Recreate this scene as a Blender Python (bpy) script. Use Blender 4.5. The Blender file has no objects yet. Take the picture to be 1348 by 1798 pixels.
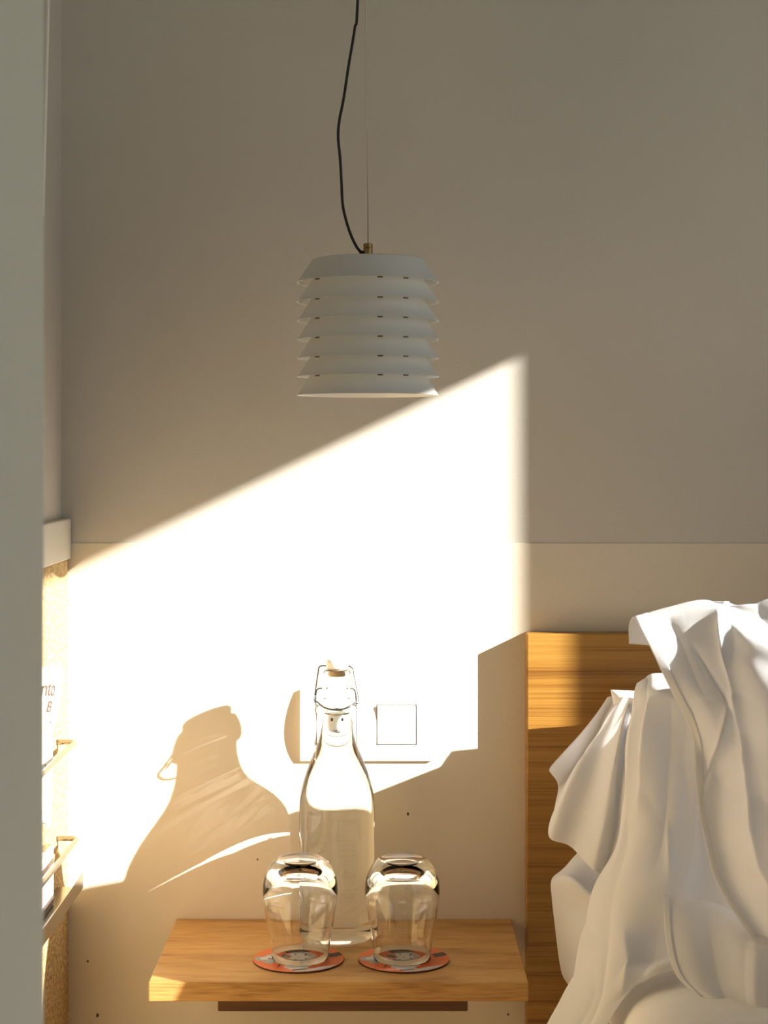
import bpy, bmesh, math, random
from mathutils import Vector, Matrix, noise
random.seed(7)

# ---------------------------------------------------------------- camera / light / exposure
scene = bpy.context.scene
COL = scene.collection
F, CX, HY = 3000.0, 674.0, 790.0          # focal length and principal point, in pixels of a 1348x1798 frame
DIST, CAMZ = 2.05, 1.062                  # camera to back wall, camera height (metres)
SUN_DIR = Vector((-2.09, 1.0, -1.0))      # the way the sunlight travels

cam_data = bpy.data.cameras.new('camera')
cam = bpy.data.objects.new('camera', cam_data)
COL.objects.link(cam)
cam.location = (0, -DIST, CAMZ)
cam.rotation_euler = (math.pi / 2, 0, 0)
cam_data.sensor_fit = 'VERTICAL'
cam_data.sensor_height = 36.0
cam_data.lens = F / 1798.0 * 36.0
cam_data.shift_y = (HY - 899.0) / 1798.0
cam_data.clip_start = 0.02
cam_data.dof.use_dof = True
cam_data.dof.focus_distance = 1.93
cam_data.dof.aperture_fstop = 9.0
scene.camera = cam

world = bpy.data.worlds.new('sky')
scene.world = world
world.use_nodes = True
bg = world.node_tree.nodes['Background']
bg.inputs[0].default_value = (0.72, 0.86, 1.0, 1)
bg.inputs[1].default_value = 0.8

sun_data = bpy.data.lights.new('sun', 'SUN')
sun_data.energy = 9.0
sun_data.angle = math.radians(0.40)
sun_data.color = (1.0, 0.955, 0.88)
sun = bpy.data.objects.new('sun', sun_data)
COL.objects.link(sun)
sun.rotation_euler = SUN_DIR.to_track_quat('-Z', 'Y').to_euler()
sun.location = (3, -2, 3)

scene.view_settings.view_transform = 'Standard'
scene.view_settings.look = 'None'
scene.view_settings.exposure = 0.8
scene.view_settings.gamma = 1.0
scene.view_settings.use_curve_mapping = False
scene.cycles.max_bounces = 14
scene.cycles.diffuse_bounces = 6
scene.cycles.transmission_bounces = 14
scene.cycles.glossy_bounces = 4
scene.cycles.sample_clamp_indirect = 6.0

# ---------------------------------------------------------------- helpers
def P(px, py, d):
    """world point that a photo pixel shows when it lies d metres in front of the back wall"""
    s = (DIST - d) / F
    return Vector(((px - CX) * s, -d, CAMZ - (py - HY) * s))

def tag(o, label=None, cat=None, group=None, kind=None):
    if label: o['label'] = label
    if cat: o['category'] = cat
    if group: o['group'] = group
    if kind: o['kind'] = kind
    return o

def empty(name, loc=(0, 0, 0)):
    o = bpy.data.objects.new(name, None)
    o.empty_display_size = 0.05
    o.location = loc
    COL.objects.link(o)
    return o

def link_mesh(name, me, mat, parent=None, smooth=False, origin=None):
    """me holds world coordinates; origin (world) becomes the object's origin"""
    org = Vector(origin) if origin is not None else (parent_world(parent) if parent else Vector((0, 0, 0)))
    me.transform(Matrix.Translation(-org))
    if mat: me.materials.append(mat)
    if smooth:
        for p in me.polygons: p.use_smooth = True
    o = bpy.data.objects.new(name, me)
    COL.objects.link(o)
    if parent:
        o.parent = parent
        o.location = org - parent_world(parent)
    else:
        o.location = org
    return o

def parent_world(p):
    v = Vector((0, 0, 0))
    while p:
        v = v + Vector(p.location); p = p.parent
    return v

def build(name, bm, mat, parent=None, smooth=False, origin=None, sharp=None):
    bmesh.ops.recalc_face_normals(bm, faces=bm.faces)
    me = bpy.data.meshes.new(name)
    bm.to_mesh(me); bm.free()
    o = link_mesh(name, me, mat, parent, smooth, origin)
    if sharp is not None:
        me.set_sharp_from_angle(angle=math.radians(sharp))
    return o

def box_bm(lo, hi, bevel=0.0, seg=2, bm=None):
    own = bm is None
    b = bmesh.new()
    r = bmesh.ops.create_cube(b, size=1.0)
    c = [(lo[i] + hi[i]) / 2 for i in range(3)]
    s = [hi[i] - lo[i] for i in range(3)]
    for v in b.verts:
        v.co = Vector([c[i] + v.co[i] * s[i] for i in range(3)])
    if bevel > 0:
        bmesh.ops.bevel(b, geom=list(b.edges), offset=bevel, segments=seg, profile=0.5, affect='EDGES')
    if own: return b
    me = bpy.data.meshes.new('tmp'); b.to_mesh(me); b.free()
    bm.from_mesh(me); bpy.data.meshes.remove(me)
    return bm

def lathe_bm(profile, segs=64, center=(0, 0, 0), bm=None):
    bm = bm or bmesh.new()
    c = Vector(center)
    rings = []
    for (r, z) in profile:
        if r < 1e-6:
            rings.append([bm.verts.new(c + Vector((0, 0, z)))])
        else:
            rings.append([bm.verts.new(c + Vector((r * math.cos(2 * math.pi * k / segs), r * math.sin(2 * math.pi * k / segs), z))) for k in range(segs)])
    for a, b in zip(rings, rings[1:]):
        for k in range(segs):
            k2 = (k + 1) % segs
            if len(a) == 1 and len(b) == 1: continue
            if len(a) == 1: bm.faces.new((a[0], b[k], b[k2]))
            elif len(b) == 1: bm.faces.new((a[k], b[0], a[k2]))
            else: bm.faces.new((a[k], b[k], b[k2], a[k2]))
    return bm

def crom(p0, p1, p2, p3, t):
    return 0.5 * ((2 * p1) + (-p0 + p2) * t + (2 * p0 - 5 * p1 + 4 * p2 - p3) * t * t + (-p0 + 3 * p1 - 3 * p2 + p3) * t * t * t)

def spline(pts, n):
    pts = [Vector(p) for p in pts]
    out = []
    m = len(pts) - 1
    for i in range(n + 1):
        f = i / n * m
        k = min(int(f), m - 1); t = f - k
        a = pts[k - 1] if k > 0 else pts[0] * 2 - pts[1]
        d = pts[k + 2] if k + 2 <= m else pts[m] * 2 - pts[m - 1]
        out.append(crom(a, pts[k], pts[k + 1], d, t))
    return out

def tube_bm(pts, r, segs=12, bm=None, caps=True):
    bm = bm or bmesh.new()
    pts = [Vector(p) for p in pts]
    n = len(pts)
    rings = []
    t0 = (pts[1] - pts[0]).normalized()
    up = Vector((0, 0, 1)) if abs(t0.z) < 0.9 else Vector((1, 0, 0))
    nrm = (up - t0 * up.dot(t0)).normalized()
    for i in range(n):
        t = (pts[min(i + 1, n - 1)] - pts[max(i - 1, 0)]).normalized()
        nrm = (nrm - t * nrm.dot(t)).normalized()
        bi = t.cross(nrm)
        rr = r[i] if isinstance(r, (list, tuple)) else r
        rings.append([bm.verts.new(pts[i] + (nrm * math.cos(2 * math.pi * k / segs) + bi * math.sin(2 * math.pi * k / segs)) * rr) for k in range(segs)])
    for a, b in zip(rings, rings[1:]):
        for k in range(segs):
            bm.faces.new((a[k], a[(k + 1) % segs], b[(k + 1) % segs], b[k]))
    if caps:
        bm.faces.new(rings[0][::-1]); bm.faces.new(rings[-1])
    return bm

def copy_tree(o, parent=None):
    c = o.copy(); COL.objects.link(c); c.parent = parent
    for ch in list(o.children): copy_tree(ch, c)
    return c

# ---------------------------------------------------------------- materials
def new_mat(name):
    m = bpy.data.materials.new(name); m.use_nodes = True
    nt = m.node_tree
    return m, nt, nt.nodes['Principled BSDF']

def plain(name, col, rough=0.5, metal=0.0, spec=0.5):
    m, nt, b = new_mat(name)
    b.inputs['Base Color'].default_value = (*col, 1)
    b.inputs['Roughness'].default_value = rough
    b.inputs['Metallic'].default_value = metal
    b.inputs['Specular IOR Level'].default_value = spec
    return m

def add_noise_bump(nt, b, scale, dist, strength=0.5, detail=3.0, coord='Object'):
    tc = nt.nodes.new('ShaderNodeTexCoord')
    nz = nt.nodes.new('ShaderNodeTexNoise'); nz.inputs['Scale'].default_value = scale; nz.inputs['Detail'].default_value = detail
    nt.links.new(tc.outputs[coord], nz.inputs['Vector'])
    bp = nt.nodes.new('ShaderNodeBump'); bp.inputs['Strength'].default_value = strength; bp.inputs['Distance'].default_value = dist
    nt.links.new(nz.outputs['Fac'], bp.inputs['Height'])
    nt.links.new(bp.outputs['Normal'], b.inputs['Normal'])
    return tc, nz

def plaster(name, col, rough=0.85):
    m, nt, b = new_mat(name)
    b.inputs['Roughness'].default_value = rough
    b.inputs['Specular IOR Level'].default_value = 0.25
    tc, nz = add_noise_bump(nt, b, 420.0, 0.0006, 0.35, 4.0)
    n2 = nt.nodes.new('ShaderNodeTexNoise'); n2.inputs['Scale'].default_value = 3.0; n2.inputs['Detail'].default_value = 4.0
    nt.links.new(tc.outputs['Object'], n2.inputs['Vector'])
    rp = nt.nodes.new('ShaderNodeValToRGB')
    rp.color_ramp.elements[0].position = 0.3; rp.color_ramp.elements[1].position = 0.7
    rp.color_ramp.elements[0].color = (*[c * 0.97 for c in col], 1)
    rp.color_ramp.elements[1].color = (*[min(1, c * 1.02) for c in col], 1)
    nt.links.new(n2.outputs['Fac'], rp.inputs['Fac'])
    nt.links.new(rp.outputs['Color'], b.inputs['Base Color'])
    return m

def wood(name, dark, mid, light, along=(1.0, 14.0, 14.0), rough=0.42, seed=0.0):
    m, nt, b = new_mat(name)
    tc = nt.nodes.new('ShaderNodeTexCoord')
    mp = nt.nodes.new('ShaderNodeMapping'); mp.inputs['Scale'].default_value = along; mp.inputs['Location'].default_value = (seed, seed * 2, seed * 3)
    nt.links.new(tc.outputs['Object'], mp.inputs['Vector'])
    # broad figure
    n1 = nt.nodes.new('ShaderNodeTexNoise'); n1.inputs['Scale'].default_value = 3.2; n1.inputs['Detail'].default_value = 3.0; n1.inputs['Distortion'].default_value = 0.6
    nt.links.new(mp.outputs['Vector'], n1.inputs['Vector'])
    # fine pores, stretched further
    mp2 = nt.nodes.new('ShaderNodeMapping'); mp2.inputs['Scale'].default_value = (along[0] * 6, along[1] * 18, along[2] * 18)
    nt.links.new(tc.outputs['Object'], mp2.inputs['Vector'])
    n2 = nt.nodes.new('ShaderNodeTexNoise'); n2.inputs['Scale'].default_value = 2.2; n2.inputs['Detail'].default_value = 4.0
    nt.links.new(mp2.outputs['Vector'], n2.inputs['Vector'])
    ma = nt.nodes.new('ShaderNodeMath'); ma.operation = 'MULTIPLY_ADD'
    nt.links.new(n2.outputs['Fac'], ma.inputs[0]); ma.inputs[1].default_value = 0.55
    mb = nt.nodes.new('ShaderNodeMath'); mb.operation = 'MULTIPLY'; mb.inputs[1].default_value = 0.55
    nt.links.new(n1.outputs['Fac'], mb.inputs[0]); nt.links.new(mb.outputs[0], ma.inputs[2])
    rp = nt.nodes.new('ShaderNodeValToRGB')
    e = rp.color_ramp.elements
    e[0].position = 0.36; e[0].color = (*dark, 1)
    e[1].position = 0.70; e[1].color = (*light, 1)
    k = e.new(0.52); k.color = (*mid, 1)
    nt.links.new(ma.outputs[0], rp.inputs['Fac'])
    nt.links.new(rp.outputs['Color'], b.inputs['Base Color'])
    b.inputs['Roughness'].default_value = rough
    bp = nt.nodes.new('ShaderNodeBump'); bp.inputs['Strength'].default_value = 0.25; bp.inputs['Distance'].default_value = 0.0006
    nt.links.new(n2.outputs['Fac'], bp.inputs['Height']); nt.links.new(bp.outputs['Normal'], b.inputs['Normal'])
    return m

def fabric(name, col, trans=0.25):
    m, nt, b = new_mat(name)
    out = nt.nodes['Material Output']
    b.inputs['Base Color'].default_value = (*col, 1)
    b.inputs['Roughness'].default_value = 0.9
    b.inputs['Specular IOR Level'].default_value = 0.15
    b.inputs['Sheen Weight'].default_value = 0.1
    tc = nt.nodes.new('ShaderNodeTexCoord')
    w1 = nt.nodes.new('ShaderNodeTexNoise'); w1.inputs['Scale'].default_value = 900; w1.inputs['Detail'].default_value = 2
    nt.links.new(tc.outputs['Object'], w1.inputs['Vector'])
    w2 = nt.nodes.new('ShaderNodeTexNoise'); w2.inputs['Scale'].default_value = 55; w2.inputs['Detail'].default_value = 5; w2.inputs['Distortion'].default_value = 0.8
    nt.links.new(tc.outputs['Object'], w2.inputs['Vector'])
    b1 = nt.nodes.new('ShaderNodeBump'); b1.inputs['Strength'].default_value = 0.25; b1.inputs['Distance'].default_value = 0.0003
    b2 = nt.nodes.new('ShaderNodeBump'); b2.inputs['Strength'].default_value = 0.35; b2.inputs['Distance'].default_value = 0.0012
    nt.links.new(w1.outputs['Fac'], b1.inputs['Height']); nt.links.new(w2.outputs['Fac'], b2.inputs['Height'])
    nt.links.new(b1.outputs['Normal'], b2.inputs['Normal'])
    nt.links.new(b2.outputs['Normal'], b.inputs['Normal'])
    tr = nt.nodes.new('ShaderNodeBsdfTranslucent'); tr.inputs['Color'].default_value = (*col, 1)
    mx = nt.nodes.new('ShaderNodeMixShader'); mx.inputs['Fac'].default_value = trans
    nt.links.new(b.outputs[0], mx.inputs[1]); nt.links.new(tr.outputs[0], mx.inputs[2])
    nt.links.new(mx.outputs[0], out.inputs['Surface'])
    return m

def glass(name, col, ior=1.5):
    m, nt, b = new_mat(name)
    b.inputs['Base Color'].default_value = (*col, 1)
    b.inputs['Roughness'].default_value = 0.0
    b.inputs['IOR'].default_value = ior
    b.inputs['Transmission Weight'].default_value = 1.0
    return m

def sisal(name):
    m, nt, b = new_mat(name)
    tc = nt.nodes.new('ShaderNodeTexCoord')
    vo = nt.nodes.new('ShaderNodeTexVoronoi'); vo.inputs['Scale'].default_value = 230.0
    mp = nt.nodes.new('ShaderNodeMapping'); mp.inputs['Scale'].default_value = (1, 0.7, 1)
    nt.links.new(tc.outputs['Object'], mp.inputs['Vector']); nt.links.new(mp.outputs['Vector'], vo.inputs['Vector'])
    nz = nt.nodes.new('ShaderNodeTexNoise'); nz.inputs['Scale'].default_value = 200.0; nz.inputs['Detail'].default_value = 3
    nt.links.new(tc.outputs['Object'], nz.inputs['Vector'])
    rp = nt.nodes.new('ShaderNodeValToRGB')
    rp.color_ramp.elements[0].position = 0.32; rp.color_ramp.elements[0].color = (0.36, 0.22, 0.075, 1)
    rp.color_ramp.elements[1].position = 0.66; rp.color_ramp.elements[1].color = (0.74, 0.56, 0.29, 1)
    nt.links.new(nz.outputs['Fac'], rp.inputs['Fac']); nt.links.new(rp.outputs['Color'], b.inputs['Base Color'])
    bp = nt.nodes.new('ShaderNodeBump'); bp.invert = True; bp.inputs['Strength'].default_value = 0.9; bp.inputs['Distance'].default_value = 0.002
    nt.links.new(vo.outputs['Distance'], bp.inputs['Height']); nt.links.new(bp.outputs['Normal'], b.inputs['Normal'])
    b.inputs['Roughness'].default_value = 0.9
    return m

M = {
    'wall': plaster('wall_paint', (0.64, 0.60, 0.53)),
    'dado': plaster('dado_paint', (0.78, 0.70, 0.57)),
    'leftwall': plaster('left_wall_paint', (0.64, 0.60, 0.54)),
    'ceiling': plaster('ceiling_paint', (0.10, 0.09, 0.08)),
    'rear': plaster('rear_wall_paint', (0.62, 0.59, 0.54)),
    'ground': plain('added_dark_ground', (0.10, 0.12, 0.06), 0.9),
    'partition': plaster('partition_paint', (0.80, 0.82, 0.75), 0.5),
    'rail': plain('rail_paint', (0.72, 0.69, 0.60), 0.5),
    'floor': wood('floor_oak', (0.66, 0.59, 0.50), (0.73, 0.67, 0.58), (0.78, 0.72, 0.64), (6.0, 1.0, 6.0)),
    'shelf': wood('shelf_oak', (0.32, 0.14, 0.032), (0.55, 0.295, 0.088), (0.66, 0.39, 0.13), (2.2, 13.0, 13.0), 0.45, 0.37),
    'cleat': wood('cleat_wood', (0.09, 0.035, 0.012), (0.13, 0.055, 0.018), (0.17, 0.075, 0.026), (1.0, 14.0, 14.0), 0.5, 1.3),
    'headboard': wood('headboard_oak', (0.19, 0.072, 0.010), (0.38, 0.185, 0.030), (0.47, 0.25, 0.048), (0.45, 26.0, 26.0), 0.4, 2.1),
    'linen': fabric('white_linen', (0.92, 0.92, 0.93), 0.40),
    'pillow': fabric('pillow_linen', (0.90, 0.89, 0.88), 0.05),
    'charcoal': fabric('charcoal_wool', (0.022, 0.022, 0.026), 0.0),
    'glass': glass('clear_glass', (0.985, 0.985, 0.975)),
    'bottle': glass('bottle_glass', (0.955, 0.975, 0.94), 1.36),
    'lamp': plain('lamp_enamel', (0.80, 0.80, 0.77), 0.45),
    'brass': plain('aged_brass', (0.34, 0.23, 0.09), 0.35, 1.0),
    'spacer': plain('bronze_spacer', (0.12, 0.075, 0.035), 0.45, 0.6),
    'cord': plain('black_cord', (0.012, 0.011, 0.010), 0.6),
    'steel': plain('steel_wire', (0.42, 0.42, 0.40), 0.35, 1.0),
    'bail': plain('bail_wire', (0.20, 0.20, 0.19), 0.38, 1.0),
    'chrome': plain('satin_steel', (0.36, 0.34, 0.30), 0.22, 1.0),
    'porcelain': plain('porcelain', (0.88, 0.86, 0.83), 0.2),
    'gasket': plain('gasket_rubber', (0.80, 0.56, 0.30), 0.6),
    'plastic': plain('white_plastic', (0.88, 0.87, 0.84), 0.35),
    'socket': plain('socket_plastic', (0.80, 0.79, 0.76), 0.35),
    'black': plain('black_hole', (0.01, 0.01, 0.01), 0.6),
    'wand': plain('wand_plastic', (0.74, 0.74, 0.68), 0.35),
    'c_orange': plain('print_orange', (0.78, 0.17, 0.045), 0.4),
    'c_dark': plain('print_dark', (0.035, 0.037, 0.045), 0.4),
    'c_grey': plain('print_grey', (0.36, 0.38, 0.41), 0.4),
    'c_light': plain('print_light', (0.66, 0.66, 0.65), 0.4),
    'c_pale': plain('print_pale', (0.60, 0.66, 0.74), 0.4),
    'cork': plain('coaster_edge', (0.03, 0.02, 0.02), 0.7),
    'paper': plain('magazine_paper', (0.86, 0.84, 0.82), 0.35),
    'paper_pink': plain('magazine_pink', (0.82, 0.52, 0.42), 0.4),
    'paper_stripe': plain('magazine_stripe', (0.80, 0.60, 0.58), 0.4),
    'ink': plain('magazine_ink', (0.13, 0.05, 0.015), 0.5),
    'ink_dark': plain('magazine_dark_ink', (0.12, 0.09, 0.08), 0.5),
    'fibre': plain('straw_fibre', (0.62, 0.48, 0.24), 0.7),
    'sisal': sisal('sisal_weave'),
    'mark': plain('scuff_mark', (0.10, 0.07, 0.05), 0.8),
    'frame': plain('window_frame_paint', (0.75, 0.74, 0.70), 0.4),
}

# ---------------------------------------------------------------- the setting
XL, XR, YR, ZC = -0.387, 2.0, -4.2, 2.6
XP = -1.3                                     # left end of the room in front of the partition
k_j = (XR - 0.158) / 2.09                     # depth of the window jamb that draws the vertical sun edge
JAMB_Y = -k_j
WALL_T = 0.12
WIN_TOP = 1.170 + k_j * 1.0 + WALL_T / 2.09

def struct(name, bm, mat, parent=None):
    o = build(name, bm, mat, parent, origin=None if parent else (0, 0, 0))
    if not parent: o['kind'] = 'structure'
    return o

wall_back = struct('wall_back', box_bm((XP - 0.2, 0.0, -0.05), (XR + 0.2, 0.15, ZC + 0.15)), M['wall'])
dado_z = CAMZ - (953.5 - HY) * DIST / F
dado = struct('trim_1', box_bm((XL, -0.0012, 0.0), (XR, 0.0005, dado_z), 0.0005, 1), M['dado'])
floor = struct('floor', box_bm((XP - 0.2, YR - 0.2, -0.15), (XR + 0.2, 0.15, 0.0)), M['floor'])
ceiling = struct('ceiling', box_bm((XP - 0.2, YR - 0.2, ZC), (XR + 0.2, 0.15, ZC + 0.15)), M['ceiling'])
wall_rear = struct('wall_rear', box_bm((XP - 0.2, YR - 0.15, -0.05), (XR + 0.2, YR, ZC + 0.05)), M['rear'])
ground = struct('ground', box_bm((XR + 0.3, -40, -4.2), (60, 40, -4.0)), M['ground'])  # unseen dark ground, added so less light from below reaches the ceiling
# left: the alcove return behind the partition, then the room goes on further left in front of it
wl = box_bm((XL - 0.15, -1.15, -0.05), (XL, 0.10, ZC + 0.05))
wall_left = struct('wall_left', wl, M['leftwall'])
wl2 = box_bm((XP - 0.15, YR - 0.1, -0.05), (XP, -0.5, ZC + 0.05))
wall_left2 = struct('wall_left_entry', wl2, M['wall'])
# right wall with a tall window opening
WY0, WY1, WZ0 = JAMB_Y, -1.85, 0.12
wr = box_bm((XR, JAMB_Y, -0.05), (XR + 0.12, 0.10, ZC + 0.05))
W2A, W2B = -2.45, -3.45                       # a second tall window further along the same wall
box_bm((XR, YR - 0.1, -0.05), (XR + 0.12, W2B, ZC + 0.05), bm=wr)
box_bm((XR, W2A, -0.05), (XR + 0.12, WY1, ZC + 0.05), bm=wr)
box_bm((XR, W2B, WIN_TOP), (XR + 0.12, W2A, ZC + 0.05), bm=wr)
box_bm((XR, W2B, -0.05), (XR + 0.12, W2A, WZ0), bm=wr)
box_bm((XR, WY1, WIN_TOP), (XR + 0.12, WY0, ZC + 0.05), bm=wr)
box_bm((XR, WY1, -0.05), (XR + 0.12, WY0, WZ0), bm=wr)
wall_right = struct('wall_right', wr, M['wall'])
# partition edge close to the camera on the left
part_d = 1.02
pe = P(76.5, 0, part_d).x
pb = box_bm((XP, -part_d, -0.02), (pe, -part_d + 0.05, ZC + 0.02))
for v in pb.verts:
    if v.co.x > pe - .01 and v.co.y > -part_d + .01: v.co.x = pe - 0.03      # the edge is splayed back
partition = struct('wall_partition', pb, M['partition'])

# rail box and sisal panel on the left return
xr = P(125, 0, 0.002).x
z_top = P(0, 910, 0.002).z; z_bot = P(0, 981, 0.002).z
rail = build('wall_rail', box_bm((XL + 0.0002, -0.95, z_bot), (xr, -0.002, z_top), 0.0015, 2), M['rail'], origin=(xr, -0.4, z_bot))
tag(rail, 'pale painted box rail across the left return wall above the straw panel', 'rail')
xs = P(120, 0, 0.002).x
sis = build('straw_panel', box_bm((XL + 0.0002, -0.95, 0.0005), (xs, -0.002, z_bot - 0.0005), 0.002, 2), M['sisal'], origin=(xs, -0.4, 0.0))
tag(sis, 'woven golden straw wall panel under the box rail at the left', 'wall panel')
for k, pts in enumerate([
        [(97, 1668, .085), (101, 1690, .095), (106, 1715, .10), (113, 1735, .09)],
        [(95, 1660, .085), (98, 1680, .10), (100, 1695, .10), (94, 1735, .10)],
        [(104, 1702, .10), (108, 1695, .105), (112, 1702, .10)],
        [(90, 1712, .11), (94, 1711, .115), (96, 1704, .11)],
        [(99, 1655, .08), (103, 1668, .095), (99, 1686, .10), (104, 1700, .10)],
        [(92, 1690, .10), (97, 1705, .11), (104, 1712, .10), (110, 1700, .09)]]):
    fb = build('fibre', tube_bm(spline([P(*p) + Vector((0.001, 0, 0)) for p in pts], 16), 0.00035, 6), M['fibre'], sis, True)

# thin wand hanging behind the partition
wd = .45
w0 = P(74.5, 378, wd); w1 = P(84.5, 0, wd); wt = w0 + (w1 - w0) * ((ZC - w0.z) / (w1.z - w0.z))
wand = empty('blind_wand', w0)
tag(wand, 'thin pale wand hanging along the left wall behind the grey partition', 'wand')
build('rod', tube_bm([w0 + (wt - w0) * 0.003, wt], 0.0017, 12), M['wand'], wand, True)
build('end_cap', tube_bm([w0, w0 + Vector((0, 0, 0.006))], 0.0021, 12), M['wand'], wand, True)

# small scuffs on the lower wall
for (px, py, r) in [(716, 1429, .0016), (452, 1509, .0010), (154, 1688, .0012), (171, 1783, .0018), (892, 1781, .0012)]:
    c = P(px, py, 0.0013)
    b = bmesh.new()
    vs = [b.verts.new(c + Vector((r * math.cos(a) * (0.8 + 0.4 * random.random()), 0, r * 1.4 * math.sin(a) * (0.7 + 0.5 * random.random())))) for a in [i * math.pi / 5 for i in range(10)]]
    f = b.faces.new(vs)
    e = bmesh.ops.extrude_face_region(b, geom=[f])
    for v in e['geom']:
        if isinstance(v, bmesh.types.BMVert): v.co.y += 0.0004
    build('scuff', b, M['mark'], dado)

# ---------------------------------------------------------------- bedside shelf
SH = 0.5
xs0 = P(310, 0, 0).x; xs1 = P(897, 0, 0).x; SD = 0.246
shelf = empty('bedside_shelf', (0, -0.0015, SH - 0.02))
tag(shelf, 'floating oak bedside shelf carrying the bottle and the two tumblers', 'shelf')
build('board', box_bm((xs0, -SD, SH - 0.0205), (xs1, -0.0015, SH), 0.0012, 2), M['shelf'], shelf)
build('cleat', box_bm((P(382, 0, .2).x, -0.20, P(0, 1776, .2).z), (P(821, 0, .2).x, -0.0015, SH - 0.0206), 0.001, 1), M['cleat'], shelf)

# ---------------------------------------------------------------- headboard and bed
HX, HZ, HD = 0.169, P(0, 1113, .029).z, 0.029
hb = build('headboard', box_bm((HX, -HD, 0.12), (XR - 0.02, -0.0015, HZ), 0.0015, 2), M['headboard'], origin=(HX, -0.0015, 0.12))
tag(hb, 'wide oak headboard with horizontal grain mounted on the back wall', 'headboard')
bed = empty('bed', (0.95, -1.0, 0))
tag(bed, 'low bed with a white covered mattress under the pile of linen', 'bed')
BX0, BX1, BY0, BY1 = 0.21, 1.78, -0.04, -1.98
build('base', box_bm((BX0 + .02, BY1 + .02, 0.09), (BX1 - .02, BY0 - .005, 0.26), 0.006, 2), M['headboard'], bed)
build('mattress', box_bm((BX0, BY1, 0.262), (BX1, BY0, 0.44), 0.03, 4), M['pillow'], bed, True)
for (x, y) in ((BX0 + .08, BY0 - .08), (BX1 - .08, BY0 - .08), (BX0 + .08, BY1 + .08), (BX1 - .08, BY1 + .08)):
    build('leg', box_bm((x - .025, y - .025, 0), (x + .025, y + .025, 0.09), 0.003, 1), M['cleat'], bed)

# ---------------------------------------------------------------- cloth
def cloth_fn(grid):
    G = [[P(*p) for p in row] for row in grid]
    R, C = len(G) - 1, len(G[0]) - 1
    def row_at(r, u):
        row = G[r]; f = u * C; k = min(int(f), C - 1); t = f - k
        a = row[k - 1] if k > 0 else row[0] * 2 - row[1]
        d = row[k + 2] if k + 2 <= C else row[C] * 2 - row[C - 1]
        return crom(a, row[k], row[k + 1], d, t)
    def fn(u, v):
        f = v * R; k = min(int(f), R - 1); t = f - k
        p1, p2 = row_at(k, u), row_at(k + 1, u)
        a = row_at(k - 1, u) if k > 0 else p1 * 2 - p2
        d = row_at(k + 2, u) if k + 2 <= R else p2 * 2 - p1
        return crom(a, p1, p2, d, t)
    return fn

def wrinkle(p, seed):
    q = p + Vector((seed * 3.1, seed * 1.7, seed * 2.3))
    n = noise.noise(q * 9.0) * 0.0030 + noise.noise(q * 22.0) * 0.0012
    r = 1.0 - abs(noise.noise(Vector((q.x * 14 + q.z * 6, q.y * 8, q.z * 7 - q.x * 3))))
    n += (r ** 6) * 0.0030
    return n

def cloth(name, grid, parent, nu=70, nv=110, u0=0.0, u1=1.0, v0=0.0, v1=1.0, off=0.0, seed=1.0, wr=1.0, mat=None, thick=0.0009, folds=()):
    fn = cloth_fn(grid)
    pts = []
    for j in range(nv + 1):
        row = []
        for i in range(nu + 1):
            u = u0 + (u1 - u0) * i / nu; v = v0 + (v1 - v0) * j / nv
            e = 0.004
            p = fn(u, v)
            du = fn(min(u + e, 1), v) - fn(max(u - e, 0), v)
            dv = fn(u, min(v + e, 1)) - fn(u, max(v - e, 0))
            n = du.cross(dv)
            n = n.normalized() if n.length > 1e-12 else Vector((0, -1, 0))
            if n.dot(Vector((0.0, -DIST, CAMZ)) - p) < 0 and off == 0: pass
            fd = 0.0
            for (fu0, fv0, fu1, fv1, amp, w) in folds:
                t = (v - fv0) / (fv1 - fv0)
                if 0 < t < 1:
                    fd += amp * math.exp(-abs(u - fu0 - (fu1 - fu0) * t) / w) * math.sin(math.pi * t) ** 0.6
            row.append(p + n * (wrinkle(p, seed) * wr + off + fd))
        pts.append(row)
    me = bpy.data.meshes.new(name)
    W = nu + 1
    me.from_pydata([p for row in pts for p in row], [], [(j * W + i, j * W + i + 1, (j + 1) * W + i + 1, (j + 1) * W + i) for j in range(nv) for i in range(nu)])
    o = link_mesh(name, me, mat or M['linen'], parent, True)
    s = o.modifiers.new('thickness', 'SOLIDIFY'); s.thickness = thick; s.offset = 0.0
    return o

lower = empty('bed_sheet', P(1060, 1800, .36))
tag(lower, 'crumpled white sheet falling in loose pleats beside the headboard', 'sheet')
upper = empty('duvet_cover', P(1300, 1700, .36))
tag(upper, 'white duvet cover thrown over the top of the linen pile, hemmed edge hanging', 'duvet cover')

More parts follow.
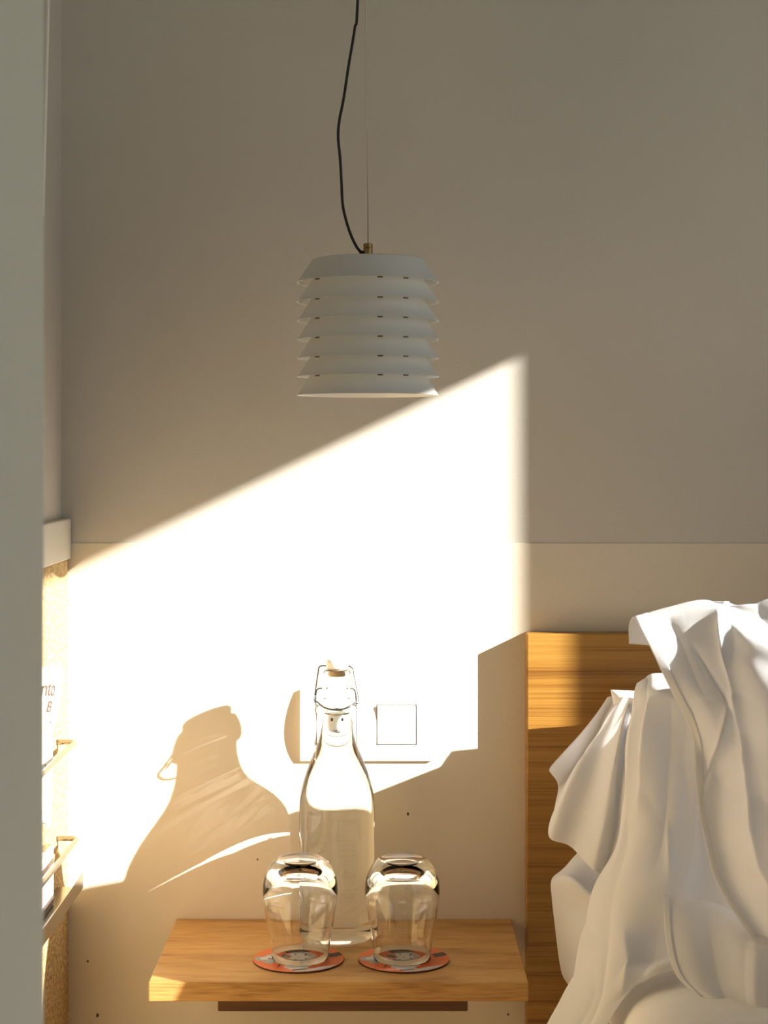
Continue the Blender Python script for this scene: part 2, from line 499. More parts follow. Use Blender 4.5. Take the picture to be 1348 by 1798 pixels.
drape = [
    [(1112, 1228, .175), (1132, 1215, .178), (1165, 1208, .182), (1205, 1208, .19), (1265, 1212, .20)],
    [(1117, 1198, .186), (1137, 1183, .190), (1167, 1182, .196), (1207, 1184, .208), (1272, 1190, .225)],
    [(1113, 1218, .215), (1138, 1203, .232), (1170, 1203, .24), (1212, 1206, .25), (1282, 1212, .27)],
    [(1112, 1245, .225), (1140, 1230, .255), (1177, 1224, .272), (1222, 1226, .28), (1292, 1232, .30)],
    [(1102, 1300, .235), (1137, 1292, .275), (1180, 1290, .285), (1230, 1290, .295), (1302, 1300, .32)],
    [(1097, 1390, .240), (1132, 1390, .290), (1178, 1390, .305), (1235, 1390, .305), (1312, 1390, .33)],
    [(1082, 1480, .250), (1118, 1480, .305), (1176, 1480, .330), (1240, 1480, .325), (1322, 1480, .35)],
    [(1042, 1555, .270), (1092, 1560, .330), (1162, 1560, .360), (1240, 1560, .355), (1332, 1560, .38)],
    [(1023, 1630, .290), (1080, 1635, .355), (1158, 1635, .375), (1240, 1635, .385), (1342, 1640, .41)],
    [(1006, 1705, .325), (1062, 1708, .390), (1140, 1685, .395), (1220, 1670, .41), (1346, 1672, .43)],
    [(985, 1750, .355), (1042, 1762, .410), (1110, 1722, .420), (1180, 1692, .425), (1346, 1690, .44)],
    [(952, 1812, .390), (1005, 1835, .430), (1060, 1806, .440), (1112, 1732, .430), (1190, 1700, .435)],
]
cloth('drape', drape, lower, 90, 140, seed=1.0, folds=[(.06, .28, .10, .62, -.006, .05), (.26, .26, .22, .50, -.008, .06), (.50, .28, .42, .60, .005, .06), (.30, .72, .50, .94, -.010, .06), (.72, .33, .56, .82, -.005, .06), (.16, .68, .30, .98, .006, .05), (.46, .50, .54, .62, -.005, .02)])
fan = [
    [(1067, 1225, .084), (1078, 1223, .082), (1086, 1223, .090), (1094, 1223, .100), (1104, 1224, .175), (1112, 1226, .190), (1122, 1216, .210)],
    [(1050, 1249, .085), (1064, 1252, .078), (1074, 1250, .105), (1084, 1250, .120), (1098, 1246, .185), (1106, 1248, .182), (1120, 1236, .218)],
    [(1026, 1279, .089), (1044, 1298, .078), (1052, 1285, .120), (1066, 1290, .140), (1086, 1290, .195), (1096, 1296, .188), (1114, 1290, .230)],
    [(1000, 1309, .095), (1022, 1334, .080), (1030, 1315, .135), (1050, 1340, .152), (1076, 1345, .203), (1090, 1350, .193), (1108, 1345, .235)],
    [(981, 1330, .100), (1004, 1358, .082), (1008, 1352, .145), (1034, 1390, .158), (1066, 1405, .208), (1084, 1410, .198), (1104, 1410, .240)],
    [(967, 1346, .104), (990, 1378, .084), (984, 1405, .150), (1016, 1440, .162), (1054, 1465, .212), (1076, 1470, .203), (1098, 1470, .245)],
    [(964, 1353, .106), (980, 1386, .085), (962, 1465, .152), (1000, 1486, .166), (1040, 1526, .213), (1062, 1534, .208), (1086, 1525, .25)],
]
cloth('pleats', fan, lower, 110, 70, seed=2.0, wr=0.6)
flap = [
    [(1034, 1478, .10), (1045, 1490, .12), (1060, 1510, .14)],
    [(1010, 1502, .11), (1030, 1520, .14), (1058, 1550, .17)],
    [(985, 1527, .12), (1008, 1535, .165), (1050, 1568, .20)],
    [(968, 1545, .14), (1000, 1545, .185), (1046, 1580, .22)],
    [(969, 1580, .15), (1000, 1590, .185), (1046, 1610, .225)],
    [(975, 1630, .155), (1005, 1640, .20), (1046, 1650, .24)],
    [(982, 1690, .16), (1008, 1690, .205), (1046, 1700, .25)],
    [(988, 1716, .165), (1010, 1730, .21), (1046, 1745, .26)],
    [(1004, 1740, .17), (1020, 1760, .215), (1046, 1790, .265)],
]
cloth('turned_flap', flap, lower, 40, 60, seed=3.0, wr=0.5)

over = [
    [(1104, 1130, 0.355), (1145, 1133, 0.355), (1220, 1137, 0.357), (1300, 1140, 0.360), (1420, 1150, 0.370)],
    [(1104, 1098, 0.362), (1146, 1086, 0.364), (1220, 1074, 0.370), (1296, 1062, 0.395), (1420, 1040, 0.405)],
    [(1113, 1084, 0.376), (1178, 1064, 0.380), (1250, 1050, 0.386), (1312, 1078, 0.412), (1420, 1108, 0.450)],
    [(1126, 1108, 0.392), (1185, 1092, 0.398), (1256, 1080, 0.410), (1318, 1118, 0.445), (1420, 1150, 0.475)],
    [(1141, 1136, 0.402), (1195, 1126, 0.410), (1264, 1120, 0.420), (1328, 1160, 0.460), (1430, 1190, 0.490)],
    [(1159, 1172, 0.408), (1210, 1174, 0.420), (1277, 1176, 0.435), (1342, 1205, 0.480), (1440, 1235, 0.505)],
    [(1186, 1227, 0.412), (1232, 1232, 0.436), (1294, 1235, 0.452), (1352, 1260, 0.495), (1440, 1290, 0.520)],
    [(1211, 1285, 0.416), (1255, 1295, 0.442), (1307, 1296, 0.462), (1360, 1320, 0.505), (1440, 1340, 0.530)],
    [(1219, 1335, 0.420), (1262, 1345, 0.430), (1314, 1350, 0.475), (1365, 1370, 0.515), (1445, 1390, 0.540)],
    [(1224, 1400, 0.424), (1264, 1405, 0.432), (1317, 1410, 0.488), (1370, 1420, 0.522), (1450, 1440, 0.545)],
    [(1234, 1465, 0.432), (1272, 1470, 0.442), (1324, 1475, 0.500), (1375, 1485, 0.535), (1450, 1500, 0.560)],
    [(1256, 1545, 0.442), (1292, 1545, 0.452), (1342, 1550, 0.510), (1390, 1555, 0.545), (1460, 1565, 0.565)],
    [(1300, 1620, 0.455), (1335, 1618, 0.465), (1377, 1620, 0.520), (1420, 1625, 0.550), (1480, 1630, 0.570)],
    [(1348, 1688, 0.470), (1380, 1686, 0.480), (1420, 1688, 0.525), (1460, 1690, 0.555), (1510, 1690, 0.575)],
]
for r in over:                                # the cover goes on over the pile, outside the picture
    x, y, d = r[-1]
    r.append((x + 120, y + 10, d + .006)); r.append((x + 260, y + 40, d - .01)); r.append((x + 430, y + 80, d - .15))
A_FOLDS = [(.30, .18, .30, .52, -.010, .030), (.286, .44, .03, .68, -.009, .022), (.286, .44, .33, .92, -.011, .026), (.18, .32, .26, .50, .007, .012), (.12, .20, .16, .45, .005, .03)]
cloth('top_sheet', over, upper, 150, 160, seed=4.0, folds=A_FOLDS)
cloth('hem', over, upper, 8, 110, 0.0, 0.049, 0.16, 1.0, off=-0.0014, seed=4.0, folds=A_FOLDS)
corner = [
    [(1165, 1570, .40), (1200, 1574, .405), (1250, 1585, .415), (1310, 1610, .44), (1380, 1650, .47)],
    [(1166, 1600, .41), (1205, 1605, .42), (1255, 1612, .43), (1315, 1635, .455), (1385, 1670, .48)],
    [(1169, 1640, .42), (1208, 1645, .435), (1260, 1650, .445), (1320, 1665, .47), (1390, 1690, .49)],
    [(1175, 1680, .435), (1215, 1685, .45), (1268, 1690, .46), (1325, 1695, .48), (1395, 1715, .50)],
    [(1190, 1716, .45), (1228, 1722, .465), (1278, 1725, .475), (1330, 1728, .495), (1400, 1735, .51)],
    [(1212, 1737, .465), (1245, 1745, .48), (1290, 1752, .49), (1335, 1752, .505), (1400, 1752, .52)],
    [(1236, 1752, .475), (1262, 1763, .49), (1300, 1771, .50), (1340, 1771, .512), (1400, 1766, .525)],
]
C_FOLDS = [(.80, .25, .70, 1.0, -.007, .12), (.45, .1, .40, 1.0, .004, .10)]
cloth('corner_flap', corner, upper, 60, 60, seed=5.0, wr=0.5, folds=C_FOLDS)
cloth('hem', corner, upper, 6, 60, 0.0, 0.075, 0.02, 0.98, off=-0.0013, seed=5.0, wr=0.5, folds=C_FOLDS)

# ---------------------------------------------------------------- pillows and blanket under the linen, some unseen and added to steer sun
def pillow(name, center, size, rot, label, ribs=0.0, mat=None, seed=0.0, n=4.0):
    bm = bmesh.new()
    N = 48
    def h(u, v):
        return max(0.0, (1 - abs(u) ** n)) ** 0.5 * max(0.0, (1 - abs(v) ** n)) ** 0.5
    mats = Matrix.Rotation(rot[2], 4, 'Z') @ Matrix.Rotation(rot[1], 4, 'Y') @ Matrix.Rotation(rot[0], 4, 'X')
    c = Vector(center)
    for sgn in (1, -1):
        vv = []
        for j in range(N + 1):
            row = []
            for i in range(N + 1):
                u = math.sin((2 * i / N - 1) * math.pi / 2); v = math.sin((2 * j / N - 1) * math.pi / 2)
                pinch = 1 - 0.05 * (1 - abs(v) ** 2) * (abs(u) ** 6)
                pinch2 = 1 - 0.05 * (1 - abs(u) ** 2) * (abs(v) ** 6)
                z = sgn * h(u, v) * size[2] / 2
                p = Vector((u * pinch * size[0] / 2, v * pinch2 * size[1] / 2, z))
                if sgn > 0:
                    w = noise.noise(Vector((p.x * 7 + seed, p.y * 7, seed))) * 0.006
                    if ribs: w += ribs * max(0.0, math.sin((p.y - 0.10 * p.x * p.x * 8 + noise.noise(p * 6) * 0.01) * 210)) ** 2
                    p.z += w * h(u, v)
                row.append(bm.verts.new(c + (mats @ p)))
            vv.append(row)
        for j in range(N):
            for i in range(N):
                f = (vv[j][i], vv[j][i + 1], vv[j + 1][i + 1], vv[j + 1][i])
                bm.faces.new(f if sgn > 0 else f[::-1])
    bmesh.ops.remove_doubles(bm, verts=bm.verts, dist=0.0004)
    o = build(name, bm, mat or M['pillow'], None, True, origin=c)
    tag(o, label, 'pillow')
    return o

pillow('pillow', (0.44, -0.485, 0.505), (0.46, 0.285, 0.115), (0, 0, math.radians(-3)), 'flat white ribbed pillow lying on the bed in the lower right corner', ribs=0.0016, seed=1.0)
pillow('pillow', (0.62, -0.105, 0.615), (0.72, 0.345, 0.09), (math.radians(84), 0, math.radians(0)), 'white pillow standing upright against the headboard behind the linen pile', seed=2.0, n=7.0)
pillow('pillow', (0.655, -0.335, 0.708), (0.64, 0.425, 0.07), (math.radians(88), math.radians(-10.5), 0), 'unseen white pillow added upright inside the linen pile to block the sun', seed=4.0, n=10.0)  # hidden blocker, added to shape the pile's shadow and stop stray sun
pillow('pillow', (1.02, -0.605, 0.545), (0.66, 0.44, 0.20), (0, 0, 0), 'unseen white pillow added beside the linen pile, lower half of a sun-bouncing stack', seed=5.0, n=6.0)  # out of view, added to lift the reflecting top and shade the bed
pillow('pillow', (1.01, -0.605, 0.752), (0.66, 0.44, 0.20), (0, 0, math.radians(2)), 'unseen white pillow added on top of another, its sunlit top bouncing light', seed=6.0, n=6.0)  # out of view, flat white top added to bounce sun onto the wall
bl = empty('folded_blanket', (0.47, -0.76, 0.44))
tag(bl, 'charcoal folded blanket just showing at the bottom right corner', 'blanket')
for k, (dx, dy) in enumerate(((.006, -.004), (.012, .004), (0, 0))):
    lb = box_bm((0.293 + dx, -0.885 - dy, 0.441 + k * .050), (0.655 - dx, -0.630 - abs(dy), 0.489 + k * .0505), 0.022, 5)
    bmesh.ops.subdivide_edges(lb, edges=[e for e in lb.edges if e.calc_length() > .1], cuts=14, use_grid_fill=True)
    for v in lb.verts:
        v.co.z += noise.noise(Vector((v.co.x * 12, v.co.y * 12, k * 3.0))) * .003 * (1 if v.co.z > .45 else 0)
        v.co.x += noise.noise(Vector((k * 5.0, v.co.y * 9, v.co.z * 9))) * .004
    build('fold_layer', lb, M['charcoal'], bl, True)
# duvet pushed to the foot of the bed, outside the picture
pillow('duvet', (1.0, -1.42, 0.513), (1.5, 1.05, 0.14), (0, 0, 0), 'white duvet pushed down to the foot of the bed', seed=3.0, n=6.0)['category'] = 'duvet'

# ---------------------------------------------------------------- pendant lamp
LD = 0.243
lc = P(646, 697, LD); LS = (DIST - LD) / F
lamp = empty('pendant_lamp', lc)
tag(lamp, 'white pendant lamp of seven stacked louvre rings hanging on a steel wire', 'lamp')
rim_y = [500, 534, 567, 600, 633, 665, 697.5]
R0 = 124.5 * LS
for i, ry in enumerate(rim_y):
    z = P(0, ry - 3, LD).z
    if i == 0:
        prof_o = [(0.0, .0252), (.030, .0252), (.0555, .0248), (.0592, .0238), (R0 - .0006, .0006), (R0, 0.0)]
        prof_i = [(R0 - .0015, 0.0), (.0580, .0224), (.0550, .0234), (0.0, .0236)]
    else:
        prof_o = [(.0555, .0275), (.0570, .0275), (R0 - .0006, .0006), (R0, 0.0)]
        prof_i = [(R0 - .0015, 0.0), (.0555, .0257), (.0555, .0275)]
    b = lathe_bm(prof_o + prof_i, 128, (lc.x, -LD, z))
    bmesh.ops.remove_doubles(b, verts=b.verts, dist=1e-6)
    sh = build('shade', b, M['lamp'], lamp, True, sharp=35)
    if i < 6:
        for px in (560, 667.5, 711):
            x = (px - 646) * LS; r = .0728
            a = math.atan2(-math.sqrt(r * r - x * x), x)
            bx = box_bm((-.0008, -.0027, -.0014), (.0008, .0027, .0004), 0.0002, 1)
            bmesh.ops.transform(bx, matrix=Matrix.Translation((lc.x + r * math.cos(a), -LD + r * math.sin(a), z)) @ Matrix.Rotation(a, 4, 'Z'), verts=bx.verts)
            build('spacer', bx, M['spacer'], sh)
ztop = P(0, 497, LD).z + .0252
stem = build('stem', lathe_bm([(0, 0), (.0049, 0), (.0049, .0115), (.0044, .0118), (.0044, .0122), (.0050, .0126), (.0050, .0160), (.0044, .0166), (0, .0166)], 32, (lc.x, -LD, ztop - .0002)), M['brass'], lamp, True, sharp=40)
build('knob', lathe_bm([(0, 0), (.0024, 0), (.0024, .002), (.0031, .0022), (.0031, .0052), (.0026, .0056), (0, .0056)], 24, (lc.x + 21.5 * LS, -LD - .004, ztop - .0002)), M['brass'], lamp, True, sharp=40)
build('cord_grip', tube_bm([P(643, 449, LD), P(638, 447.5, LD), P(632, 443, LD)], [.0042, .0044, .0026], 20), M['cord'], lamp, True)
top0 = P(628, 0, LD); zc = ZC - .02
cpts = [(627.8, 0), (622.5, 51), (612, 115), (603, 174), (595.6, 212), (593.5, 241), (597, 279), (599.4, 322), (602, 363), (612, 402), (624, 430), (636, 446.5)]
cw = [P(x, y, LD) for x, y in cpts]
dzc = (zc - cw[0].z)
pre = [Vector((lc.x + .004, -LD, zc)), Vector((lc.x - .004, -LD, cw[0].z + dzc * .55)), Vector((lc.x - .005, -LD, cw[0].z + dzc * .2))]
build('cord', tube_bm(spline(pre + cw, 170), .0015, 12), M['cord'], lamp, True)
s0 = P(646, 432, LD); s1 = P(642, 0, LD); s2 = s0 + (s1 - s0) * ((zc - s0.z) / (s1.z - s0.z))
build('wire', tube_bm([s0, s2], .00042, 8), M['steel'], lamp, True)
build('canopy', lathe_bm([(0, 0), (.045, 0), (.047, .002), (.047, .0195), (0, .0195)], 48, (lc.x, -LD, ZC - .02)), M['lamp'], lamp, True, sharp=40)

# ---------------------------------------------------------------- swing-top bottle
BD = 0.077
bc = Vector((P(591.5, 0, BD).x, -BD, SH + .0003))
bottle = empty('swing_top_bottle', bc)
tag(bottle, 'tall clear glass swing-top bottle with wire bail standing on the shelf', 'bottle')
outer = [(0, .0065), (.018, .0060), (.029, .0038), (.035, .0010), (.0385, .0), (.0410, .0010), (.0428, .0035), (.0435, .008), (.0437, .020), (.0437, .1426), (.0434, .152), (.0427, .160), (.0413, .1695), (.0390, .179), (.0355, .1905), (.0310, .202), (.0262, .213), (.0220, .2235), (.0192, .234), (.0172, .246), (.0160, .258), (.0156, .268), (.0156, .2745), (.0166, .2770), (.0178, .2785), (.0182, .2815), (.0180, .289), (.0172, .2965), (.0160, .3030), (.0152, .3065), (.0142, .3080), (.0120, .3084)]
inner = [(.0105, .3078), (.0100, .305), (.0102, .295), (.0105, .280), (.0108, .265), (.0112, .2590), (.0106, .2572), (.0095, .2566), (.006, .2564), (0, .2564)]
body = build('glass_body', lathe_bm(outer + inner, 128, bc), M['bottle'], bottle, True)
cap = build('stopper', lathe_bm([(0, .3040), (.0088, .3040), (.0092, .3085), (.0120, .3098), (.0128, .3110), (.0128, .3170), (.0118, .3195), (.0085, .3210), (0, .3215)], 48, bc), M['porcelain'], bottle, True, sharp=50)
build('gasket', lathe_bm([(.0092, .3006), (.0096, .3006), (.0099, .3035), (.0099, .3086), (.0092, .3086), (.0092, .3006)], 48, bc), M['gasket'], bottle, True)
BS = (DIST - BD) / F
def bp(px, py, y=0.0):
    return Vector((bc.x + (px - 591.5) * BS, -BD + y, bc.z + (1641 - py) * BS))
upb = [bp(591.5, 1167), bp(572, 1166), bp(565, 1166), bp(560, 1168.5), bp(558, 1180, -.002), bp(554.5, 1205, -.005), bp(552.5, 1222, -.009), bp(554, 1228, -.012)]
upr = [bp(591.5, 1167), bp(608, 1166), bp(615, 1167.5), bp(620, 1172), bp(622, 1184, -.002), bp(627, 1207, -.005), bp(630, 1224, -.009), bp(628, 1230, -.012)]
build('upper_bail', tube_bm(spline(upb, 50), .0008, 10), M['bail'], bottle, True)
build('upper_bail', tube_bm(spline(upr, 50), .0008, 10), M['bail'], bottle, True)
lv = [bp(556, 1235, -.012), bp(554.5, 1225, -.008), bp(555, 1213, -.003), bp(557, 1207.5), bp(563, 1205.5), bp(570, 1206)]
lvr = [bp(626, 1238, -.012), bp(625.5, 1226, -.008), bp(624, 1213, -.003), bp(621, 1207.5), bp(616, 1205.5), bp(610, 1206)]
build('lever', tube_bm(spline(lv, 40), .0008, 10), M['bail'], bottle, True)
build('lever', tube_bm(spline(lvr, 40), .0008, 10), M['bail'], bottle, True)
lp = [bp(553, 1226, -.011), bp(558, 1227, -.013), bp(567, 1233, -.020), bp(580, 1237, -.0225), bp(591, 1238, -.023), bp(604, 1236.5, -.0225), bp(616, 1232, -.020), bp(624, 1228, -.013), bp(629, 1229, -.011)]
build('locking_loop', tube_bm(spline(lp, 60), .0010, 10), M['bail'], bottle, True)

# ---------------------------------------------------------------- coasters and tumblers
CD = 0.167
def coaster(px, label):
    c = Vector((P(px, 0, CD).x, -CD, SH + .0002))
    o = empty('coaster', c)
    tag(o, label, 'coaster', 'printed coasters on the shelf')
    r = .0502; t = .0017
    build('base', lathe_bm([(0, 0), (r - .0002, 0), (r, .0003), (r, t - .0002), (0, t - .0002)], 96, c), M['cork'], o, True, sharp=40)
    pr = build('printed_face', lathe_bm([(0, t - .0002), (r - .0001, t - .0002), (r - .0001, t), (0, t)], 96, c), M['c_orange'], o, True, sharp=40)
    polys = [
        ('c_dark', [(232, 252), (245, 225), (290, 205), (318, 190), (300, 176), (262, 168), (245, 176), (262, 190), (245, 202), (270, 215)]),
        ('c_grey', [(86, 190), (110, 184), (150, 182), (165, 172), (190, 172), (205, 184), (240, 186), (268, 196), (290, 206), (262, 216), (225, 214), (195, 223), (150, 216), (140, 207), (100, 206)]),
        ('c_light', [(120, 190), (152, 186), (168, 176), (186, 178), (188, 188), (228, 192), (252, 202), (205, 206), (170, 200), (130, 200)]),
        ('c_dark', [(168, 190), (196, 196), (204, 202), (176, 198)]),
        ('c_light', [(300, 186), (345, 206), (392, 222), (455, 226), (420, 246), (330, 254), (275, 240), (286, 222)]),
        ('c_grey', [(296, 164), (380, 156), (428, 164), (450, 172), (528, 186), (500, 206), (452, 222), (400, 214), (352, 200), (312, 184)]),
        ('c_light', [(306, 168), (360, 163), (390, 168), (428, 186), (432, 204), (388, 204), (346, 192), (314, 180)]),
        ('c_dark', [(262, 152), (284, 134), (338, 126), (364, 134), (384, 146), (428, 154), (392, 160), (330, 164), (278, 164)]),
        ('c_dark', [(392, 168), (408, 166), (404, 178), (394, 178)]),
        ('c_dark', [(326, 170), (342, 169), (336, 176)]),
        ('c_dark', [(356, 184), (372, 190), (366, 194), (350, 188)]),
        ('c_dark', [(440, 222), (476, 206), (524, 196), (500, 214), (462, 228)]),
        ('c_dark', [(534, 170), (600, 160), (626, 156), (633, 172), (600, 180), (548, 186)]),
        ('c_dark', [(328, 254), (420, 247), (420, 252), (336, 258)]),
        ('c_pale', [(340, 261), (420, 254), (500, 240), (568, 232), (598, 224), (560, 242), (500, 254), (430, 262), (370, 264)]),
    ]
    for k, (mn, pts) in enumerate(polys):
        b = bmesh.new()
        z = t + .00006 + k * .00002
        lo = []
        for (zx, zy) in pts:
            u = (zx - 358) / 280; v = (192 - zy) / 74
            q = math.hypot(u, v)
            if q > .985: u *= .985 / q; v *= .985 / q
            lo.append((c.x + u * r, c.y + v * r))
        bot = [b.verts.new((x, y, c.z + t - .00005)) for x, y in lo]
        top = [b.verts.new((x, y, c.z + z)) for x, y in lo]
        b.faces.new(top); b.faces.new(bot[::-1])
        for i in range(len(lo)):
            j = (i + 1) % len(lo)
            b.faces.new((bot[i], bot[j], top[j], top[i]))
        bmesh.ops.triangulate(b, faces=[f for f in b.faces if len(f.verts) > 4])
        build('print_shape', b, M[mn], pr)
    return o, c.z + t + .0005

def tumbler(px, label, ztop, group='upturned tumblers'):
    c = Vector((P(px, 0, CD).x, -CD, ztop))
    o_prof = [(.0308, .0003), (.0311, 0.0), (.0315, .0004), (.0322, .010), (.0336, .020), (.0355, .032), (.0380, .046), (.0400, .058), (.0412, .068), (.0414, .076), (.0406, .084), (.0386, .092), (.0354, .099), (.0316, .1045), (.0284, .1078), (.0264, .1092), (.0244, .1098), (.0225, .1092), (.0180, .1084), (0, .1080)]
    i_prof = [(0, .0950), (.0120, .0948), (.0200, .0935), (.0262, .0900), (.0310, .0850), (.0346, .0800), (.0378, .0730), (.0394, .0650), (.0386, .0570), (.0368, .0460), (.0343, .032), (.0324, .020), (.0310, .010), (.0304, .0006), (.0308, .0003)]
    b = lathe_bm(o_prof + i_prof, 128, c)
    bmesh.ops.remove_doubles(b, verts=b.verts, dist=1e-6)
    g = build('tumbler', b, M['glass'], None, True, origin=c)
    tag(g, label, 'glass', group)
    return g
cz = coaster(524, 'round orange coaster printed with a grey portrait, under the left tumbler')[1]
coaster(709, 'round orange coaster printed with a grey portrait, under the right tumbler')
tumbler(527, 'clear upturned tumbler on the left coaster, left of the bottle base', cz)
tumbler(706, 'clear upturned tumbler on the right coaster, right of the bottle base', cz)

# ---------------------------------------------------------------- switch and socket plate
swx0, swx1 = P(527, 0, .004).x, P(760, 0, .004).x
swz0, swz1 = P(0, 1336, .004).z, P(0, 1211, .004).z
W0 = -.0012
sw = empty('switch_plate', ((swx0 + swx1) / 2, W0, (swz0 + swz1) / 2))
tag(sw, 'white double wall plate with a light switch and a socket behind the bottle', 'switch')
zm, zh = (swz0 + swz1) / 2, (swz1 - swz0) / 2
def depth(z):
    s = (z - zm) / zh
    return .0040 + .0055 * max(0.0, 1 - s * s)
def bar(bm, x0, x1, z0, z1, n):
    n = max(n, 1)
    rows = []
    for j in range(n + 1):
        z = z0 + (z1 - z0) * j / n
        d = depth(z)
        rows.append([bm.verts.new((x0, W0, z)), bm.verts.new((x1, W0, z)), bm.verts.new((x1, W0 - d, z)), bm.verts.new((x0, W0 - d, z))])
    for a, b in zip(rows, rows[1:]):
        for k in range(4):
            bm.faces.new((a[k], a[(k + 1) % 4], b[(k + 1) % 4], b[k]))
    bm.faces.new(rows[0][::-1]); bm.faces.new(rows[-1])
mods = [(P(591, 0, .008).x, P(0, 1272.5, .008).z), (P(696, 0, .008).x, P(0, 1272.5, .008).z)]
hw = 35.3 * DIST / F
bm = bmesh.new()
zs0, zs1 = mods[0][1] - hw, mods[0][1] + hw
bar(bm, swx0, swx1, swz0, zs0, 8); bar(bm, swx0, swx1, zs1, swz1, 8)
bar(bm, swx0, mods[0][0] - hw, zs0, zs1, 14); bar(bm, mods[0][0] + hw, mods[1][0] - hw, zs0, zs1, 14); bar(bm, mods[1][0] + hw, swx1, zs0, zs1, 14)
build('plate', bm, M['plastic'], sw)
# rocker, slightly tilted in its opening
rk = box_bm((-hw + .0011, -.0098, -hw + .0011), (hw - .0011, 0, hw - .0011), .0009, 2)
for v in rk.verts:
    if v.co.y < -.004: v.co.y += -0.0010 * (v.co.z / hw)
bmesh.ops.transform(rk, matrix=Matrix.Translation((mods[1][0] - .0003, W0 - .0001, mods[1][1])), verts=rk.verts)
build('rocker', rk, M['plastic'], sw)
# round recessed socket
so = empty('socket_insert', Vector((mods[0][0], W0, mods[0][1])) - parent_world(sw)); so.parent = sw
bm = bmesh.new()
cx_, cz_ = mods[0]
N = 64; fr = .0195; yF = W0 - .0098
sq, ci, cb = [], [], []
for k in range(N):
    a = 2 * math.pi * (k + .5) / N
    ca, sa = math.cos(a), math.sin(a)
    m_ = max(abs(ca), abs(sa)); e = hw - .0008
    sq.append(bm.verts.new((cx_ + ca / m_ * e, yF, cz_ + sa / m_ * e)))
    ci.append(bm.verts.new((cx_ + ca * fr, yF, cz_ + sa * fr)))
    cb.append(bm.verts.new((cx_ + ca * fr * .97, W0 - .0006, cz_ + sa * fr * .97)))
for k in range(N):
    j = (k + 1) % N
    bm.faces.new((sq[k], sq[j], ci[j], ci[k])); bm.faces.new((ci[k], ci[j], cb[j], cb[k]))
bm.faces.new(cb)
face = build('socket_face', bm, M['socket'], so)
for dx in (-.0095, .0095):
    build('pin_hole', tube_bm([Vector((cx_ + dx, W0 - .0005, cz_)), Vector((cx_ + dx, W0 - .0011, cz_))], .0026, 20), M['black'], so, True)
for dz in (-.0175, .0175):
    build('earth_clip', box_bm((cx_ - .003, W0 - .0080, cz_ + dz - .0008), (cx_ + .003, W0 - .0006, cz_ + dz + .0008), .0003, 1), M['steel'], so)

# ---------------------------------------------------------------- magazine rack on the straw panel
rack = empty('magazine_rack', P(120, 1580, .10))
tag(rack, 'slim steel wall rack with two wire loops and a tray at the left edge', 'rack')
def wire_loop(px_root, px_out, py, d0, name='wire_loop'):
    z = P(0, py, d0).z; xo = P(px_out, 0, d0).x
    y0 = -d0; y1 = -d0 - .42; r = .010
    pts = [Vector((xs + .0003, y0, z)), Vector((xo - r, y0, z))]
    for k in range(1, 7):
        a = k / 6 * math.pi / 2
        pts.append(Vector((xo - r + r * math.sin(a), y0 - r + r * math.cos(a), z)))
    pts += [Vector((xo, y0 - .1, z)), Vector((xo, y0 - .2, z)), Vector((xo, y1 + r, z))]
    for k in range(1, 7):
        a = k / 6 * math.pi / 2
        pts.append(Vector((xo - r + r * math.cos(a), y1 + r - r * math.sin(a), z)))
    pts.append(Vector((xs + .0003, y1, z)))
    return build(name, tube_bm(pts, .0031, 14), M['chrome'], rack, True)
TDD = .075
wire_loop(98, 133, 1303, TDD)
wire_loop(86, 136.5, 1472, TDD)
zt = P(0, 1557, TDD).z; xo = P(146, 0, TDD).x; zl = P(0, 1532, TDD).z
build('tray', box_bm((xs + .0003, -TDD - .42, zt - .0015), (xo - .0013, -TDD, zt), .0003, 1), M['chrome'], rack)
build('lip', box_bm((xo - .0012, -TDD - .42, zt - .0015), (xo, -TDD, zl), .0003, 1), M['chrome'], rack)
for py in (1329, 1497):
    c = P(88 if py < 1400 else 80, py, .165)
    build('clip', box_bm((xs + .0003, c.y - .02, c.z - .005), (xs + .008, c.y + .02, c.z + .005), .0005, 1), M['chrome'], rack)

def page_patch(name, grid, parent, mat, nu=16, nv=40, off=0.0):
    return cloth(name, grid, parent, nu, nv, wr=0.0, mat=mat, thick=.0006, off=off)
def pw(px, py, X):
    """pixel on a vertical plane X=const -> (px,py,d)"""
    return (px, py, DIST - X * F / (px - CX))
mag = empty('magazine', P(85, 1440, .17))
tag(mag, 'white magazine flopping over the upper wire loop with brown lettering', 'magazine')
cover = [
    [pw(40, 1176, -.3765), pw(78, 1171, -.371), pw(97, 1167, -.3655), pw(112, 1174, -.3595)],
    [pw(40, 1215, -.3765), pw(78, 1210, -.370), pw(95, 1210, -.3655), pw(106, 1210, -.3605)],
    [pw(40, 1250, -.3765), pw(77, 1250, -.370), pw(90, 1250, -.3665), pw(99, 1252, -.3630)],
    [pw(40, 1295, -.376), pw(74, 1292, -.370), pw(84, 1292, -.3675), pw(90, 1290, -.3660)],
    [pw(40, 1345, -.374), pw(74, 1350, -.369), pw(84, 1352, -.3670), pw(91, 1352, -.3655)],
    [pw(40, 1400, -.374), pw(72, 1400, -.370), pw(82, 1400, -.3675), pw(89, 1400, -.3660)],
    [pw(40, 1450, -.374), pw(72, 1445, -.371), pw(79, 1446, -.3695), pw(86, 1450, -.3680)],
]
page_patch('cover', cover, mag, M['paper'])
inn = [[(x + (2.0 if i == 3 else 0), y + 3, d - .004) for i, (x, y, d) in enumerate(r)] for r in cover]
page_patch('back_page', inn, mag, M['ink_dark'] if False else M['paper'])
cf = cloth_fn(cover)
def patch_on(name, u0, u1, v0, v1, mat, off=.0006):
    g = cloth(name, cover, mag, 8, 24, u0, u1, v0, v1, off=-off, wr=0.0, mat=mat, thick=.0002)
    return g
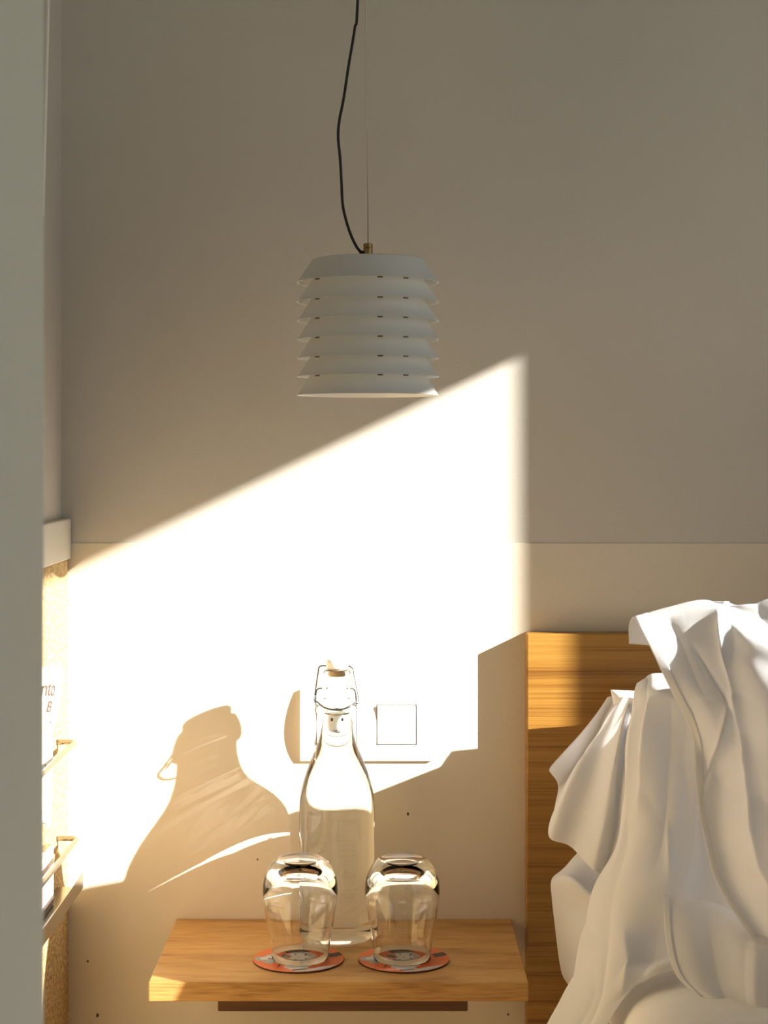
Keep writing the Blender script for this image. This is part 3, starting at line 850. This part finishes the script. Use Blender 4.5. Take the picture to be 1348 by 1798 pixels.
patch_on('printed_stripe', .60, .70, .02, .10, M['paper_stripe'])
patch_on('printed_panel', .42, .90, .64, .93, M['paper_pink'])
patch_on('dark_edge', .965, .99, .10, .30, M['ink_dark'])
def text_on(body, u0, u1, v0, v1, mat, shear=.25):
    """flat print that follows the curve of the cover, filling the given part of it"""
    cu = bpy.data.curves.new('lettering', 'FONT')
    cu.body = body; cu.size = 1.0; cu.shear = shear; cu.extrude = .0
    tmp = bpy.data.objects.new('tmp_text', cu); COL.objects.link(tmp)
    dg = bpy.context.evaluated_depsgraph_get()
    me = bpy.data.meshes.new_from_object(tmp.evaluated_get(dg))
    bpy.data.objects.remove(tmp)
    xa = min(v.co.x for v in me.vertices); xb = max(v.co.x for v in me.vertices)
    ya = min(v.co.y for v in me.vertices); yb = max(v.co.y for v in me.vertices)
    for vt in me.vertices:
        u = u0 + (u1 - u0) * (vt.co.x - xa) / (xb - xa); v = v1 + (v0 - v1) * (vt.co.y - ya) / (yb - ya)
        e = .01
        n = (cf(min(u + e, 1), v) - cf(u - e, v)).cross(cf(u, v + e) - cf(u, max(v - e, 0))).normalized()
        vt.co = cf(u, v) - n * .0011
    link_mesh('lettering', me, mat, mag)
text_on('nto', .24, .67, .125, .217, M['ink'])
text_on('B', .38, .60, .255, .335, M['ink'])
text_on('r', .56, .74, .40, .455, M['ink_dark'])
text_on('r', .87, .94, .10, .135, M['ink_dark'])
mag2 = empty('magazine', P(85, 1590, .17))
tag(mag2, 'pink and white magazine with dark foot standing in the rack tray', 'magazine')
zb = zt + .0006
def mbox(name, x0, x1, y0, y1, z0, z1, mat, par):
    return build(name, box_bm((x0, y0, z0), (x1, y1, z1), .0004, 1), mat, par)
my = -(DIST - (-.366) * F / (95 - CX)) ; mz = P(0, 1570, -my).z
mbox('cover', -.3755, -.3665, my - .22, my, mz, P(0, 1485, -my).z, M['paper'], mag2)
mbox('dark_foot', -.3755, -.3663, my - .22, my - .0005, zb, mz - .0002, M['ink_dark'], mag2)
mbox('pink_band', -.3664, -.3660, my - .20, my - .03, mz + .002, mz + .05, M['paper_stripe'], mag2)

# sunlight focused by the bottle
sun_data.cycles.is_caustics_light = True
body.cycles.is_caustics_caster = True
wall_back.cycles.is_caustics_receiver = True
dado.cycles.is_caustics_receiver = True
